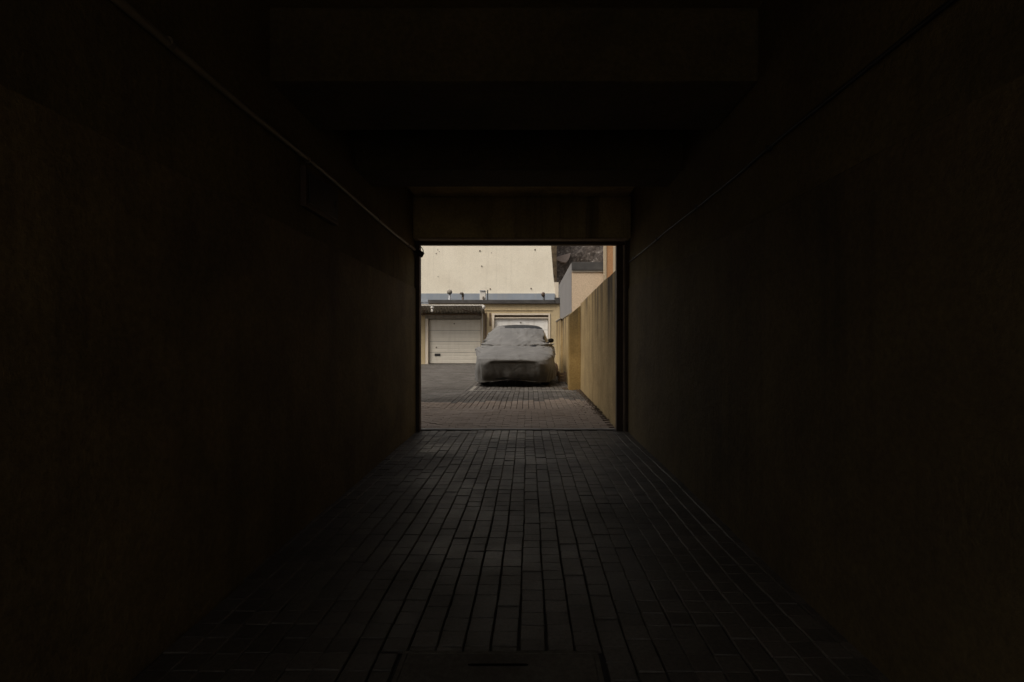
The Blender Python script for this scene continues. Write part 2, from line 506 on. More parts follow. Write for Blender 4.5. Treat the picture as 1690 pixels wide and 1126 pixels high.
lay(pf, cells, M['paver_in'], 300, vari, 0.1)

# yard paving
yard = tag(MB().add([(-14, EXIT + 0.085, -0.022), (2.6, EXIT + 0.085, -0.022), (2.6, 34, -0.022), (-14, 34, -0.022)], [(0, 1, 2, 3)]).build('courtyard_ground', M['sand_out']), kind='structure')
cells = []
# zone of files under and before the car
def edge_x(y): return XW(y) - 0.01
XW = lambda y: 1.135 + (y - 6.95) * 0.0095 if y < 12.35 else (0.99 if y < 19.1 else 1.5)
Y0 = EXIT + 0.09
y = Y0
row = 0
cells_near = []
# transverse courses nearest the passage
while y < 8.9:
    x = 1.15 - (0.1 if row % 2 else 0)
    while x > -6.5:
        w = 0.2
        x1 = min(x, edge_x(y)); x0 = x - w
        if x1 - x0 > 0.03:
            cells_near.append([(x0 + x1) / 2, y + 0.05, x1 - x0 - 0.003, 0.1 - 0.003, 0.002])
        x -= w
    y += 0.1; row += 1
yz = y
# files from there to the far end on the right half
c = 0
x = 1.2
while x > -1.35:
    y = yz + (0.1 if (c // 3) % 2 else 0.0)
    if y > yz:
        cells.append([x - 0.05, yz + 0.05, 0.094, 0.0955, 0.004])
    while y < 25.9:
        x0, x1 = x - 0.1, min(x, edge_x(y + 0.1))
        if x1 - x0 > 0.03:
            cells.append([(x0 + x1) / 2, y + 0.1, x1 - x0 - 0.0075, 0.1955, 0.005])
        y += 0.2
    x -= 0.1; c += 1
xz = x
y = yz; row = 0
while y < 25.9:
    x = xz - (0.1 if row % 2 else 0)
    if row % 2:
        cells.append([xz - 0.05, y + 0.05, 0.095, 0.094, 0.004])
    while x > -10.0:
        cells.append([x - 0.1, y + 0.05, 0.191, 0.089, 0.005])
        x -= 0.2
    y += 0.1; row += 1
vis = lambda c: -1.36 * c[1] / 6.7 < c[0]
sp_ = lambda c: c[1] < 10.1 + 1.3 * noise.noise(Vector((c[0] * 0.9, c[1] * 0.7, 2.2))) + random.uniform(-0.15, 0.15)
cells_near += [c for c in cells if sp_(c)]
keep_ = set(id(c) for c in cells_near)
cells = [c for c in cells if id(c) not in keep_]
cells_near.sort(key=lambda c: (not vis(c), c[1]))
vari2 = [raw_mesh('yard_paver_block', *paver_shape(0.1, 0.2, 0.05, 0.003, (random.uniform(-.015, .015), random.uniform(-.008, .008)), 0.0012), M['paver_near']) for _ in range(6)]
lay(yard, cells_near, M['paver_near'], 200, vari2)
lay(yard, cells, M['paver_out'], 0, vari2)

# threshold strip between the two floors
th = MB()
n = 26
tv, tf = [], []
for i in range(n + 1):
    x = -1.42 + (1.16 + 1.42) * i / n
    dz = 0.004 * noise.noise(Vector((x * 2, 0, 5)))
    for (yy, zz) in ((EXIT + 0.004, -0.05), (EXIT + 0.004, 0.010), (EXIT + 0.012, 0.016), (EXIT + 0.072, 0.016), (EXIT + 0.08, 0.010), (EXIT + 0.08, -0.05)):
        tv.append((x, yy + 0.003 * noise.noise(Vector((x * 3, 4, 5))), zz + dz))
for i in range(n):
    for k in range(5):
        tf.append((i * 6 + k, i * 6 + k + 1, i * 6 + k + 7, i * 6 + k + 6))
tag(th.add(tv, tf).build('threshold_strip', M['kerb']), 'pale worn threshold strip across the floor at the passage exit', 'threshold')

# painted corner of the parking bay, in front of and left of the car
bay = thing('parking_bay_marking', (-1.3, 12.1, 0.02), 'worn pale painted corner line of the parking bay before the covered car', 'marking')
def ribbon(p0, p1, w, nseg):
    p0, p1 = Vector(p0), Vector(p1)
    d = (p1 - p0).normalized(); s = Vector((-d.y, d.x, 0)) * w / 2
    v, f = [], []
    for i in range(nseg + 1):
        p = p0.lerp(p1, i / nseg)
        for sg in (-1, 1):
            q = p + s * sg * (1 + 0.18 * noise.noise(Vector((p.x * 9, p.y * 9, sg))))
            v.append((q.x, q.y, und(q.x, q.y) + 0.010))
        if i: f.append((2 * i - 2, 2 * i - 1, 2 * i + 1, 2 * i))
    return v, f
b_ = MB(); b_.add(*ribbon((-1.33, 12.12, 0), (0.90, 12.12, 0), 0.10, 60)); b_.build('front_line', M['line'], bay)
b_ = MB(); b_.add(*ribbon((-1.28, 12.175, 0), (-1.28, 13.3, 0), 0.085, 24)); b_.build('side_line', M['line'], bay)

# ------------------------------------------------------------------ the building with the passage
bd = thing('passage_building', (0, 6.8, 0), 'dark building round the camera, its driveway passage with grimy ochre and brown walls', 'building')
def wallstrip(fx, sgn, y0, y1, z0, z1, proud, thick, nseg=1):
    m = MB()
    a, b = fx(y0) - sgn * proud, fx(y1) - sgn * proud
    A, B = fx(y0) + sgn * thick, fx(y1) + sgn * thick
    return m.hexa([(a, y0, z0), (A, y0, z0), (B, y1, z0), (b, y1, z0), (a, y0, z1), (A, y0, z1), (B, y1, z1), (b, y1, z1)])
BACK = -2.2
for fx, sg in ((XL, -1), (XR, 1)):
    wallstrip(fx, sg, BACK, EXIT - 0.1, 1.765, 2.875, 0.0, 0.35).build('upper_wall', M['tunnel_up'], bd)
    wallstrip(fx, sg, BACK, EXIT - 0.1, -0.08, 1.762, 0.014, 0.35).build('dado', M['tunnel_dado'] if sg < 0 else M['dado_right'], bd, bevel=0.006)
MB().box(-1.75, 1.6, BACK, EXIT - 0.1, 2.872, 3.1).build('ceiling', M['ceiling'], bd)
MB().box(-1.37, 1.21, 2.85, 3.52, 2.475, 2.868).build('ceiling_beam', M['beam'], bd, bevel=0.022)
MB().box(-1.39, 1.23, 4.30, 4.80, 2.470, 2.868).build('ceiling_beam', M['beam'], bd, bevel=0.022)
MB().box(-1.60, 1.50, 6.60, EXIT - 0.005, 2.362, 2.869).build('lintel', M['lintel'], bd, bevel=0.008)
MB().box(-1.36, 1.20, 5.95, 6.597, 2.858, 2.869).build('bounce_lit_soffit', M['lintel'], bd)  # pale panel added: reflected yard light put into the ceiling colour
# facade towards the yard and the storeys above the passage
MB().box(-15, -1.64, EXIT - 0.25, EXIT + 0.02, -0.08, 3.1).build('facade_wall', M['facade'], bd)
MB().box(1.55, 9, EXIT - 0.25, EXIT + 0.02, -0.08, 3.1).build('facade_wall', M['facade'], bd)
MB().box(-15, 9, BACK, EXIT + 0.022, 3.103, 8.6).build('upper_storeys', M['facade'], bd)

# steel gate frame in the exit opening
gf = thing('gate_frame', (0, 6.75, 0), 'dark brown steel gate frame lining the passage exit', 'frame')
MB().box(-1.46, -1.336, 6.70, 6.80, 0.0, 2.352).build('jamb', M['dark_metal'], gf, bevel=0.005)
MB().box(1.090, 1.168, 6.75, 6.83, 0.0, 2.300).build('jamb', M['dark_metal'], gf, bevel=0.005)
MB().box(1.171, 1.188, 6.735, 6.83, 0.0, 2.300).build('jamb_edge', M['edge_metal'], gf)
MB().box(1.192, 1.30, 6.70, 6.80, 0.0, 2.352).build('outer_jamb', M['dark_metal'], gf, bevel=0.005)
MB().box(-1.334, 1.189, 6.715, 6.80, 2.302, 2.340).build('head_bar', M['dark_metal'], gf, bevel=0.004)
MB().box(-1.334, 1.189, 6.60, 6.80, 2.343, 2.358).build('head_edge', M['edge_metal'], gf)

# pipe on the left wall with its clips and the loose cable end at the exit
pp = thing('wall_pipe', (-1.37, 6.7, 2.21), 'thin conduit pipe running along the left passage wall under the ceiling', 'pipe')
path = []
for i in range(40):
    y = -2.15 + (6.62 + 2.15) * i / 39
    path.append((XL(y) + 0.022, y, 2.212 + 0.006 * math.sin(y * 2.1) + 0.004 * noise.noise(Vector((y, 1, 1)))))
MB().tube(path, 0.016, 12).build('tube', M['pipe'], pp, smooth=True)
for y in (0.9, 2.0, 3.3, 4.9, 6.2):
    MB().tube([(XL(y) + 0.022, y - 0.012, 2.212), (XL(y) + 0.022, y + 0.012, 2.212)], 0.021, 12).build('clip', M['oldmetal'], pp)
MB().tube([(XL(6.62) + 0.022, 6.58, 2.212), (-1.355, 6.64, 2.205), (-1.322, 6.66, 2.185), (-1.285, 6.665, 2.165)], [0.022, 0.03, 0.037, 0.033], 12).build('elbow', M['black'], pp, smooth=True)
cur = []
for i in range(18):
    t = i / 17
    a = math.pi * (1.05 - 1.25 * t)
    cur.append((-1.325 + 0.036 * math.cos(a) + 0.008, 6.66, 2.185 + 0.085 * math.sin(max(a, -0.3)) * (0.9 if a > 0 else 0.5)))
MB().tube(cur, 0.005, 6).build('loose_cable', M['black'], pp, smooth=True)

# cable on the right wall
cp = []
for i in range(60):
    y = -2.15 + (6.69 + 2.15) * i / 59
    cp.append((XR(y) - 0.012, y, 2.085 - 0.012 * abs(math.sin(y * 1.3)) + 0.004 * noise.noise(Vector((y * 2, 7, 1)))))
cb = thing('wall_cable', (1.23, 6.69, 2.08), 'black cable slung along the right passage wall', 'cable')
MB().tube(cp, 0.008, 8).build('cord', M['black'], cb, smooth=True)
for y in (0.3, 1.5, 2.72, 3.9, 5.15, 6.35):
    MB().box(XR(y) - 0.026, XR(y) - 0.001, y - 0.008, y + 0.008, 2.066, 2.092).build('clip', M['black'], cb)

# recessed metal hatch box on the left wall
hb = thing('wall_hatch', (XL(3.5), 3.5, 1.93), 'dark metal hatch box on the left passage wall below the pipe', 'hatch')
xa = XL(3.5)
MB().box(xa - 0.01, xa + 0.035, 3.24, 3.80, 1.92, 2.165).build('case', M['dark_metal'], hb, bevel=0.006)
MB().box(xa + 0.036, xa + 0.044, 3.28, 3.76, 1.95, 2.135).build('door', M['black'], hb, bevel=0.003)
MB().box(xa + 0.045, xa + 0.053, 3.71, 3.735, 2.02, 2.07).build('latch', M['oldmetal'], hb)

# access cover in the floor before the camera
ac = thing('access_cover', (-0.1, 1.65, 0), 'flat concrete access cover with a lifting slot set in the passage paving', 'access cover')
x0, x1, y0, y1 = COVER
MB().box(x0 + 0.0172, x1 - 0.0172, y0 + 0.0172, y1 - 0.0172, -0.05, -0.001).build('slab', M['concrete'], ac, bevel=0.003)
m = MB()
m.box(x0, x1, y1 - 0.016, y1, -0.05, 0.0); m.box(x0, x1, y0, y0 + 0.016, -0.05, 0.0)
m.box(x0, x0 + 0.016, y0 + 0.018, y1 - 0.018, -0.05, 0.0); m.box(x1 - 0.016, x1, y0 + 0.018, y1 - 0.018, -0.05, 0.0)
m.build('rim', M['concrete'], ac)
MB().prism([(-0.19 + 0.02 * math.cos(t) * 1 if math.cos(t) < 0 else -0.02 + 0.02 * math.cos(t), 1.885 + 0.006 * math.sin(t)) for t in [2 * math.pi * k / 16 for k in range(16)]], 'z', -0.03, 0.0008).build('lifting_slot', M['void'], ac)  # flush black strip: the shade inside the slot put into colour

# ------------------------------------------------------------------ yard walls on the right
w1 = thing('yard_wall', (1.2, 9.5, 0), 'tall stained ochre yard wall running from the passage exit to the pier', 'wall')
m = MB()
ny, nz = 70, 10
V, F = [], []
for i in range(ny + 1):
    y = EXIT + 0.06 + (12.35 - EXIT - 0.06) * i / ny
    top = 2.03 - 0.075 * max(0, (y - 8.5) / 4) + 0.010 * noise.noise(Vector((y * 2, 0, 0))) + 0.007 * noise.noise(Vector((y * 9, 0, 0)))
    for k in range(nz + 1):
        z = -0.06 + (top + 0.06) * k / nz
        V.append((XW(min(y, 12.34)) + 0.008 * noise.noise(Vector((y * 1.1, z * 1.1, 4))), y, z))
    V.append((XW(min(y, 12.34)) + 0.2, y, top)); V.append((XW(min(y, 12.34)) + 0.2, y, -0.06))
S = nz + 3
for i in range(ny):
    for k in range(S - 1):
        F.append((i * S + k, i * S + k + 1, (i + 1) * S + k + 1, (i + 1) * S + k))
F.append(tuple(range(S))); F.append(tuple(range(ny * S + S - 1, ny * S - 1, -1)))
m.add(V, F).build('wall_face', M['yardwall'], w1, smooth=False)
pr = thing('wall_pier', (1.05, 12.5, 0), 'yellow ochre wall pier with a sloping top beside the covered car', 'pier')
MB().hexa([(0.922, 12.36, -0.06), (1.188, 12.36, -0.06), (1.188, 12.78, -0.06), (0.922, 12.78, -0.06),
           (0.925, 12.36, 1.70), (1.188, 12.36, 1.925), (1.188, 12.78, 1.925), (0.925, 12.78, 1.70)]).build('shaft', M['pier'], pr, bevel=0.012)
w2 = thing('yard_wall', (1.1, 15.5, 0), 'lower dirty yard wall beyond the yellow pier, alongside the covered car', 'wall')
MB().hexa([(1.03, 12.79, -0.06), (1.2, 12.79, -0.06), (1.2, 16.4, -0.06), (1.03, 16.4, -0.06), (1.03, 12.79, 1.77), (1.2, 12.79, 1.77), (1.2, 16.4, 1.77), (1.03, 16.4, 1.77)]).build('wall_face', M['yardwall'], w2, bevel=0.008)
MB().box(0.972, 1.2, 16.405, 19.1, -0.06, 1.765).build('far_panel', M['yardwall'], w2, bevel=0.008)
m = MB()
for i in range(9):
    y = 12.82 + i * 0.70
    m.box(0.955 if y > 16.2 else 1.015, 1.22, y, y + 0.66, 1.772, 1.81 + random.uniform(-0.006, 0.008))
m.build('coping', M['garage_grey'], w2, bevel=0.008)

# ------------------------------------------------------------------ garage block at the end of the yard
GY = 26.0
gb = thing('garage_block', (-3, GY, 0), 'low ochre garage block with dark flat roof edge at the yard end', 'garage')
LD = (-4.77, -2.28, 2.16); RD = (-1.62, 0.955, 2.19)
m = MB()
m.box(-12, LD[0] - 0.16, GY, GY + 0.3, -0.06, 2.88)
m.box(LD[1] + 0.04, RD[0] - 0.12, GY, GY + 0.3, -0.06, 2.88)
m.box(RD[1] + 0.09, 1.495, GY, GY + 0.3, -0.06, 2.88)
m.box(RD[0] - 0.1199, RD[1] + 0.0899, GY + 0.001, GY + 0.3, 2.43, 2.879)
m.box(LD[0] - 0.1599, LD[1] + 0.0399, GY + 0.001, GY + 0.3, 2.42, 2.879)
m.build('wall', M['garage'], gb)
MB().box(LD[0] - 0.155, LD[1] + 0.035, GY - 0.02, GY + 0.3, 2.17, 2.415).build('grey_lintel', M['garage_grey'], gb, bevel=0.01)
MB().box(-12, 1.495, GY + 0.301, 32.0, 2.80, 2.885).build('roof_slab', M['roof_edge'], gb)
MB().box(-4.75, 1.25, GY - 0.14, GY + 0.3, 2.883, 3.06).build('roof_edge', M['roof_edge'], gb, bevel=0.012)
MB().box(-12, -5.205, GY - 0.12, GY + 0.3, 2.883, 3.05).build('roof_edge', M['roof_edge'], gb, bevel=0.012)
MB().box(-5.20, -4.755, GY - 0.15, GY + 0.2, 2.95, 3.075).build('roof_joint_cover', M['blueband'], gb, bevel=0.01)
MB().box(1.253, 1.494, GY - 0.10, GY + 0.3, 2.883, 3.17).build('roof_end_block', M['roof_edge'], gb, bevel=0.015)
# stepped moulding line above the right door
MB().box(-2.1, 1.15, GY - 0.035, GY - 0.001, 2.56, 2.60).build('moulding', M['garage'], gb, bevel=0.008)

def sectional_door(x0, x1, top, mat, ribs, label):
    d = thing_part = MB().box(x0 + 0.01, x1 - 0.01, GY + 0.16, GY + 0.19, 0.0, top - 0.01).build('garage_door', M['black'], gb)
    tag(d, label)
    WM[d.name] = Matrix.Identity(4)
    npan = 4
    h = (top - 0.045) / npan
    for k in range(npan):
        z0 = 0.025 + k * h
        m = MB()
        # shallow ribbed profile of one door panel
        prof = []
        for r in range(ribs):
            a, b = z0 + h * r / ribs, z0 + h * (r + 1) / ribs
            prof += [(GY + 0.1255, a + (0.006 if r == 0 else 0.012)), (GY + 0.122, a + 0.022), (GY + 0.122, b - 0.022), (GY + 0.1255, b - (0.006 if r == ribs - 1 else 0.012))]
            if r < ribs - 1: prof.append((GY + 0.1265, b))
        prof += [(GY + 0.158, z0 + h - 0.006), (GY + 0.158, z0 + 0.006)]
        m.prism(prof, 'x', x0 + 0.025, x1 - 0.025).build('door_panel', mat, d)
    return d
dl = sectional_door(*LD, M['white'], 3, 'cream white sectional door of the left garage')
dr = sectional_door(*RD, M['white2'], 3, 'whiter sectional door of the right garage behind the car')
# handle plate and locks of the left door
MB().box(-4.49, -4.21, GY + 0.095, GY + 0.121, 0.385, 0.505).build('handle', M['black'], dl, bevel=0.012)
MB().tube([(-4.40, GY + 0.121, 0.80), (-4.40, GY + 0.095, 0.80)], 0.035, 10).build('lock', M['oldmetal'], dl)
MB().tube([(-3.55, GY + 0.121, 1.93), (-3.55, GY + 0.095, 1.93)], 0.03, 10).build('lock', M['oldmetal'], dl)
MB().tube([(-0.37, GY + 0.121, 1.99), (-0.37, GY + 0.095, 1.99)], 0.035, 10).build('lock', M['oldmetal'], dr)
# frames
m = MB(); m.box(LD[0] - 0.14, LD[0] - 0.002, GY - 0.03, GY + 0.2, 0.0, 2.168)
m.build('door_frame', M['frame_white'], gb, bevel=0.006)
m = MB(); m.box(LD[1] + 0.002, LD[1] + 0.036, GY - 0.02, GY + 0.2, 0.0, 2.168)
m.build('door_frame', M['frame_white'], gb, bevel=0.004)
fr_ = MB()
fr_.box(RD[0] - 0.115, RD[0] - 0.002, GY - 0.04, GY + 0.2, 0.0, 2.425)
fr_.box(RD[1] + 0.002, RD[1] + 0.085, GY - 0.04, GY + 0.2, 0.0, 2.425)
fr_.box(RD[0] - 0.0019, RD[1] + 0.0019, GY - 0.04, GY + 0.2, 2.345, 2.425)
fr_.build('door_frame', M['frame_white'], gb)
MB().box(RD[0], RD[1], GY + 0.09, GY + 0.2, 2.245, 2.343).build('header_recess', M['brownwood'], gb)
MB().box(RD[0], RD[1], GY + 0.02, GY + 0.2, 2.185, 2.242).build('header_strip', M['frame_white'], gb)
# brown boards on the pillar between the doors
MB().box(-2.09, -1.985, GY - 0.03, GY - 0.001, 0.0, 2.45).build('pillar_board', M['brownwood'], gb)
MB().box(-1.86, -1.78, GY - 0.03, GY - 0.001, 1.82, 2.44).build('pillar_board', M['brownwood'], gb)
# white downpipe by the left door
m = MB(); m.tube([(-2.185, GY - 0.07, 0.05), (-2.185, GY - 0.07, 2.42), (-2.19, GY - 0.12, 2.52), (-2.16, GY - 0.7, 2.62)], 0.032, 10)
m.build('downpipe', M['pvc'], gb, smooth=True)

# corrugated awning over the left door
aw = thing('corrugated_awning', (-3.6, 25.5, 2.7), 'corrugated fibre cement awning with pale front edge over the left garage door', 'awning')
V, F = [], []
nx = 260
for i in range(nx + 1):
    x = -7.4 + (7.4 - 2.06) * i / nx
    dz = 0.026 * math.sin(x * 2 * math.pi / 0.146)
    sag = 0.012 * noise.noise(Vector((x * 0.8, 0, 3)))
    for (yy, zz) in ((25.0, 2.745), (25.997, 2.44), (25.997, 2.427), (25.0, 2.732)):
        V.append((x, yy, zz + dz + sag))
for i in range(nx):
    for k in range(4):
        F.append((i * 4 + k, i * 4 + (k + 1) % 4, i * 4 + 4 + (k + 1) % 4, i * 4 + 4 + k))
MB().add(V, F).build('sheet', M['corrug'], aw, smooth=True)
MB().box(-7.4, -2.06, 24.972, 24.992, 2.724, 2.772).build('front_edge', M['pvc'], aw, bevel=0.006)
MB().box(-7.4, -2.2, 25.93, 25.995, 2.345, 2.395).build('ledger', M['brownwood'], aw)
for bx in (-2.28, -5.02):
    m = MB()
    m.tube([(bx, 25.96, 2.32), (bx, 25.75, 2.34), (bx - 0.75 * (1 if bx > -3 else -0.4), 25.06, 2.56)], 0.024, 8)
    m.build('bracket', M['dark_metal'], aw)
MB().lathe([(0.02, 0.06), (0.07, 0.05), (0.075, 0.0), (0.06, -0.09), (0.02, -0.11)], (-2.05, 25.0, 2.68), 12).build('gutter_end', M['pvc'], aw, smooth=True)
lp = thing('awning_lamp', (-4.42, 25.05, 2.4), 'small white lamp hanging under the corrugated awning', 'lamp')
MB().lathe([(0.02, 0.0), (0.10, -0.01), (0.105, -0.06), (0.06, -0.13)], (-4.42, 25.08, 2.70), 14).build('shade', M['pvc'], lp, smooth=True)
MB().lathe([(0.055, 0.0), (0.055, -0.10), (0.04, -0.13)], (-4.42, 25.08, 2.57), 12).build('bulb_housing', M['pvc'], lp, smooth=True)

# things standing on the garage roof
RZ = 2.89
v1 = thing('roof_vent', (-3.93, 27.2, RZ), 'grey roof vent with a round cap, leftmost on the garage roof', 'vent')
MB().lathe([(0.085, 0.0), (0.085, 0.16), (0.06, 0.20), (0.06, 0.62)], (-3.93, 27.2, RZ), 14).build('stack', M['greymetal'], v1, smooth=True)
MB().lathe([(0.05, 0.56), (0.125, 0.58), (0.135, 0.66), (0.11, 0.74), (0.03, 0.78)], (-3.93, 27.2, RZ), 14).build('cap', M['garage_grey'], v1, smooth=True)
v2 = thing('roof_vent', (-3.27, 27.2, RZ), 'short dark roof vent pipe with bent cowl beside the grey vent', 'vent')
MB().lathe([(0.05, 0.0), (0.05, 0.42)], (-3.27, 27.2, RZ), 12).build('stack', M['dark_metal'], v2, smooth=True)
MB().tube([(-3.27, 27.2, RZ + 0.40), (-3.26, 27.2, RZ + 0.52), (-3.30, 27.17, RZ + 0.59), (-3.36, 27.1, RZ + 0.58)], [0.055, 0.065, 0.07, 0.06], 12).build('cowl', M['oldmetal'], v2, smooth=True)
v3 = thing('roof_cabinet', (-2.27, 27.2, RZ), 'white utility cabinet with pipe elbow standing on the garage roof', 'cabinet')
MB().box(-2.42, -2.13, 27.1, 27.35, RZ, RZ + 0.74).build('case', M['pvc'], v3, bevel=0.015)
MB().box(-2.40, -2.15, 27.06, 27.098, RZ + 0.69, RZ + 0.73).build('lid_edge', M['greymetal'], v3)
MB().tube([(-2.17, 27.05, RZ), (-2.17, 27.05, RZ + 0.2), (-2.24, 27.05, RZ + 0.32), (-2.24, 27.05, RZ + 0.42)], 0.045, 10).build('pipe_elbow', M['oldmetal'], v3, smooth=True)
v4 = thing('roof_post', (-2.03, 27.2, RZ), 'slim black post beside the white cabinet on the garage roof', 'post')
MB().box(-2.055, -2.005, 27.18, 27.23, RZ, RZ + 0.76).build('shaft', M['black'], v4, bevel=0.006)
v5 = thing('roof_vent', (0.77, 27.2, RZ), 'dark roof vent with round cap at the right end of the garage roof', 'vent')
MB().lathe([(0.055, 0.0), (0.075, 0.1), (0.055, 0.2), (0.05, 0.45)], (0.77, 27.2, RZ), 14).build('stack', M['black'], v5, smooth=True)
MB().lathe([(0.04, 0.42), (0.085, 0.46), (0.09, 0.58), (0.05, 0.65)], (0.74, 27.2, RZ), 14).build('cap', M['dark_metal'], v5, smooth=True)

# ------------------------------------------------------------------ tall cream wall behind the garages
CY = 32.0
cw = thing('cream_wall', (-4, CY, 0), 'tall plain cream rendered wall behind the garages', 'wall')
MB().prism([(-16, -0.05), (1.72, -0.05), (1.60, 3.75), (1.46, 5.0), (1.30, 7.0), (1.0, 11.0), (-16, 11.0)], 'y', CY, CY + 0.5).build('wall_face', M['cream'], cw)
MB().prism([(1.61, 3.0), (1.76, 3.0), (1.77, 4.55), (1.53, 4.55)], 'y', CY - 0.03, CY + 0.4).build('pale_edge', M['frame_white'], cw)
MB().box(-16, 1.55, CY - 0.10, CY - 0.004, 2.9, 3.885).build('blue_flashing', M['blueband'], cw)
for (px, py, r) in ((792, 413.7, .05), (795, 439, .04), (809, 476.5, .042), (883, 412, .045), (876.5, 476, .045), (720, 418, .035), (722.5, 412, .025), (725, 415, .02), (811, 417, .02), (723, 456, .022)):
    X, Z = (px - 872) / 900 * CY, CAM_H - (py - 562) / 900 * CY
    MB().tube([(X, CY - 0.035, Z), (X, CY - 0.002, Z)], [r * 0.8, r], 10).build('anchor_bolt', M['dark_metal'], cw)

# dark old stone wall further back on the right
so = thing('stone_wall', (4, 36, 0), 'dark mottled old stone wall rising behind the grey sided house', 'wall')
V, F = [], []
nx, nz = 60, 50
for i in range(nx + 1):
    for k in range(nz + 1):
        x, z = 1.0 + 11 * i / nx, -0.05 + 12 * k / nz
        V.append((x, 36 + 0.16 * noise.fractal(Vector((x * 1.4, z * 1.4, 2)), 0.9, 2.1, 5), z))
for i in range(nx):
    for k in range(nz):
        a = i * (nz + 1) + k
        F.append((a, a + nz + 1, a + nz + 2, a + 1))
MB().add(V, F).build('wall_face', M['stone'], so)
MB().box(1.0, 12, 36.4, 37.2, -0.05, 11.9).build('wall_core', M['stone'], so)
MB().box(1.30, 1.80, 34.6, 35.6, -0.05, 11.0).build('stained_pier', M['stonebrown'], so, bevel=0.03)
Y_ = 35.62
pt = [((x - 872) / 900 * Y_, CAM_H - (y - 562) / 900 * Y_) for x, y in ((918, 424), (930, 420), (942, 417), (939, 427), (934, 433), (926, 432), (920, 429))]
MB().prism(pt, 'y', Y_, Y_ + 0.4).build('render_patch', M['patch'], so, bevel=0.02)

# ------------------------------------------------------------------ house with grey side and peach front
hs_ = thing('grey_sided_house', (3, 19, 0), 'peach fronted house with grey side wall and dark flat roof edge beyond the yard wall', 'house')
HX, HY, HZ = 1.50, 19.0, 3.86
MB().box(HX + 0.012, 5.5, HY, HY + 0.25, -0.05, HZ - 0.32).build('front_wall', M['beige'], hs_)
MB().box(HX, HX + 0.25, HY + 0.252, 27.0, -0.05, HZ - 0.30).build('side_wall', M['greyside'], hs_)
MB().box(HX - 0.001, HX + 0.0105, HY - 0.004, HY + 0.25, -0.05, HZ - 0.04).build('side_edge', M['greyside'], hs_)
MB().box(HX - 0.004, HX + 0.25, HY + 0.252, 27.0, HZ - 0.298, HZ - 0.02).build('side_fascia', M['greyside'], hs_)
MB().box(HX + 0.013, 5.55, HY - 0.06, HY + 0.25, HZ - 0.29, HZ - 0.005).build('roof_edge', M['roof_edge'], hs_, bevel=0.015)
MB().box(HX + 0.013, 5.55, HY - 0.035, HY + 0.2, HZ - 0.345, HZ - 0.292).build('roof_edge_lip', M['garage_grey'], hs_)
MB().box(HX + 0.25, 5.5, HY + 0.25, 27.0, HZ - 0.2, HZ - 0.03).build('roof_slab', M['roof_edge'], hs_)

# orange house nearer on the right
oh = thing('orange_house', (3, 18.6, 0), 'orange rendered house with pale corner strip showing above the yard wall', 'house')
MB().box(2.612, 7.0, 18.72, 18.93, -0.05, 8.0).build('wall', M['orange'], oh)
MB().box(2.600, 2.680, 18.69, 18.935, -0.05, 8.02).build('corner_strip', M['trim'], oh, bevel=0.006)
MB().box(2.905, 2.99, 18.69, 18.718, -0.05, 8.02).build('pale_strip', M['trim'], oh, bevel=0.006)

# ------------------------------------------------------------------ the car and its cover
CARX, CARY, CARROT = -0.365, 12.93, R(-2.2)
ST = [  # z, front y, rear y, half width, exponent
    (0.13, .15, 4.02, .905, 5.4), (0.22, .11, 4.10, .908, 5.4), (0.34, .07, 4.16, .912, 5.4), (0.46, .035, 4.19, .915, 5.4),
    (0.57, .005, 4.20, .918, 5.4), (0.65, .005, 4.20, .920, 5.4), (0.70, .05, 4.20, .920, 5.2), (0.75, .16, 4.19, .920, 5.0),
    (0.80, .33, 4.17, .918, 4.8), (0.87, .63, 4.14, .912, 4.4), (0.94, .94, 4.11, .897, 4.0), (0.985, 1.13, 4.08, .875, 3.6),
    (1.03, 1.22, 4.05, .852, 3.3), (1.12, 1.38, 3.96, .82, 3.1), (1.25, 1.64, 3.81, .765, 3.0), (1.37, 1.89, 3.66, .715, 2.9),
    (1.45, 2.09, 3.54, .675, 2.8), (1.505, 2.27, 3.42, .63, 2.7), (1.54, 2.47, 3.26, .56, 2.5), (1.56, 2.70, 3.06, .42, 2.3)]
def station(z):
    z = max(ST[0][0], min(ST[-1][0], z))
    for a, b in zip(ST, ST[1:]):
        if z <= b[0]:
            t = (z - a[0]) / (b[0] - a[0])
            return [a[i] + (b[i] - a[i]) * t for i in range(1, 5)]
    return list(ST[-1][1:])
def smooth_station(z):
    s = [0.0] * 4; W = 0
    for d, w in ((-.03, 1), (-.015, 2), (0, 3), (.015, 2), (.03, 1)):
        q = station(z + d); W += w
        for i in range(4): s[i] += q[i] * w
    return [x / W for x in s]
def ring(z, off, N):
    yf, yb, w, e = smooth_station(z)
    yf -= off; yb += off; w += off
    cy, ly = (yf + yb) / 2, (yb - yf) / 2
    K = 1600
    P = []
    for k in range(K + 1):
        t = -math.pi / 2 + 2 * math.pi * (k / K) + math.pi      # start at the rear centre
        ct, s_ = math.cos(t), math.sin(t)
        P.append((math.copysign(abs(ct) ** (2 / e), ct) * w, cy + math.copysign(abs(s_) ** (2 / e), s_) * ly))
    L = [0.0]
    for a, b in zip(P, P[1:]):
        L.append(L[-1] + math.hypot(b[0] - a[0], b[1] - a[1]))
    out, j = [], 0
    for k in range(N):
        d = L[-1] * k / N
        while L[j + 1] < d: j += 1
        t = (d - L[j]) / max(1e-9, L[j + 1] - L[j])
        out.append((P[j][0] + (P[j + 1][0] - P[j][0]) * t, P[j][1] + (P[j + 1][1] - P[j][1]) * t))
    return out
CM = Matrix.Translation((CARX, CARY, 0)) @ Matrix.Rotation(CARROT, 4, 'Z')

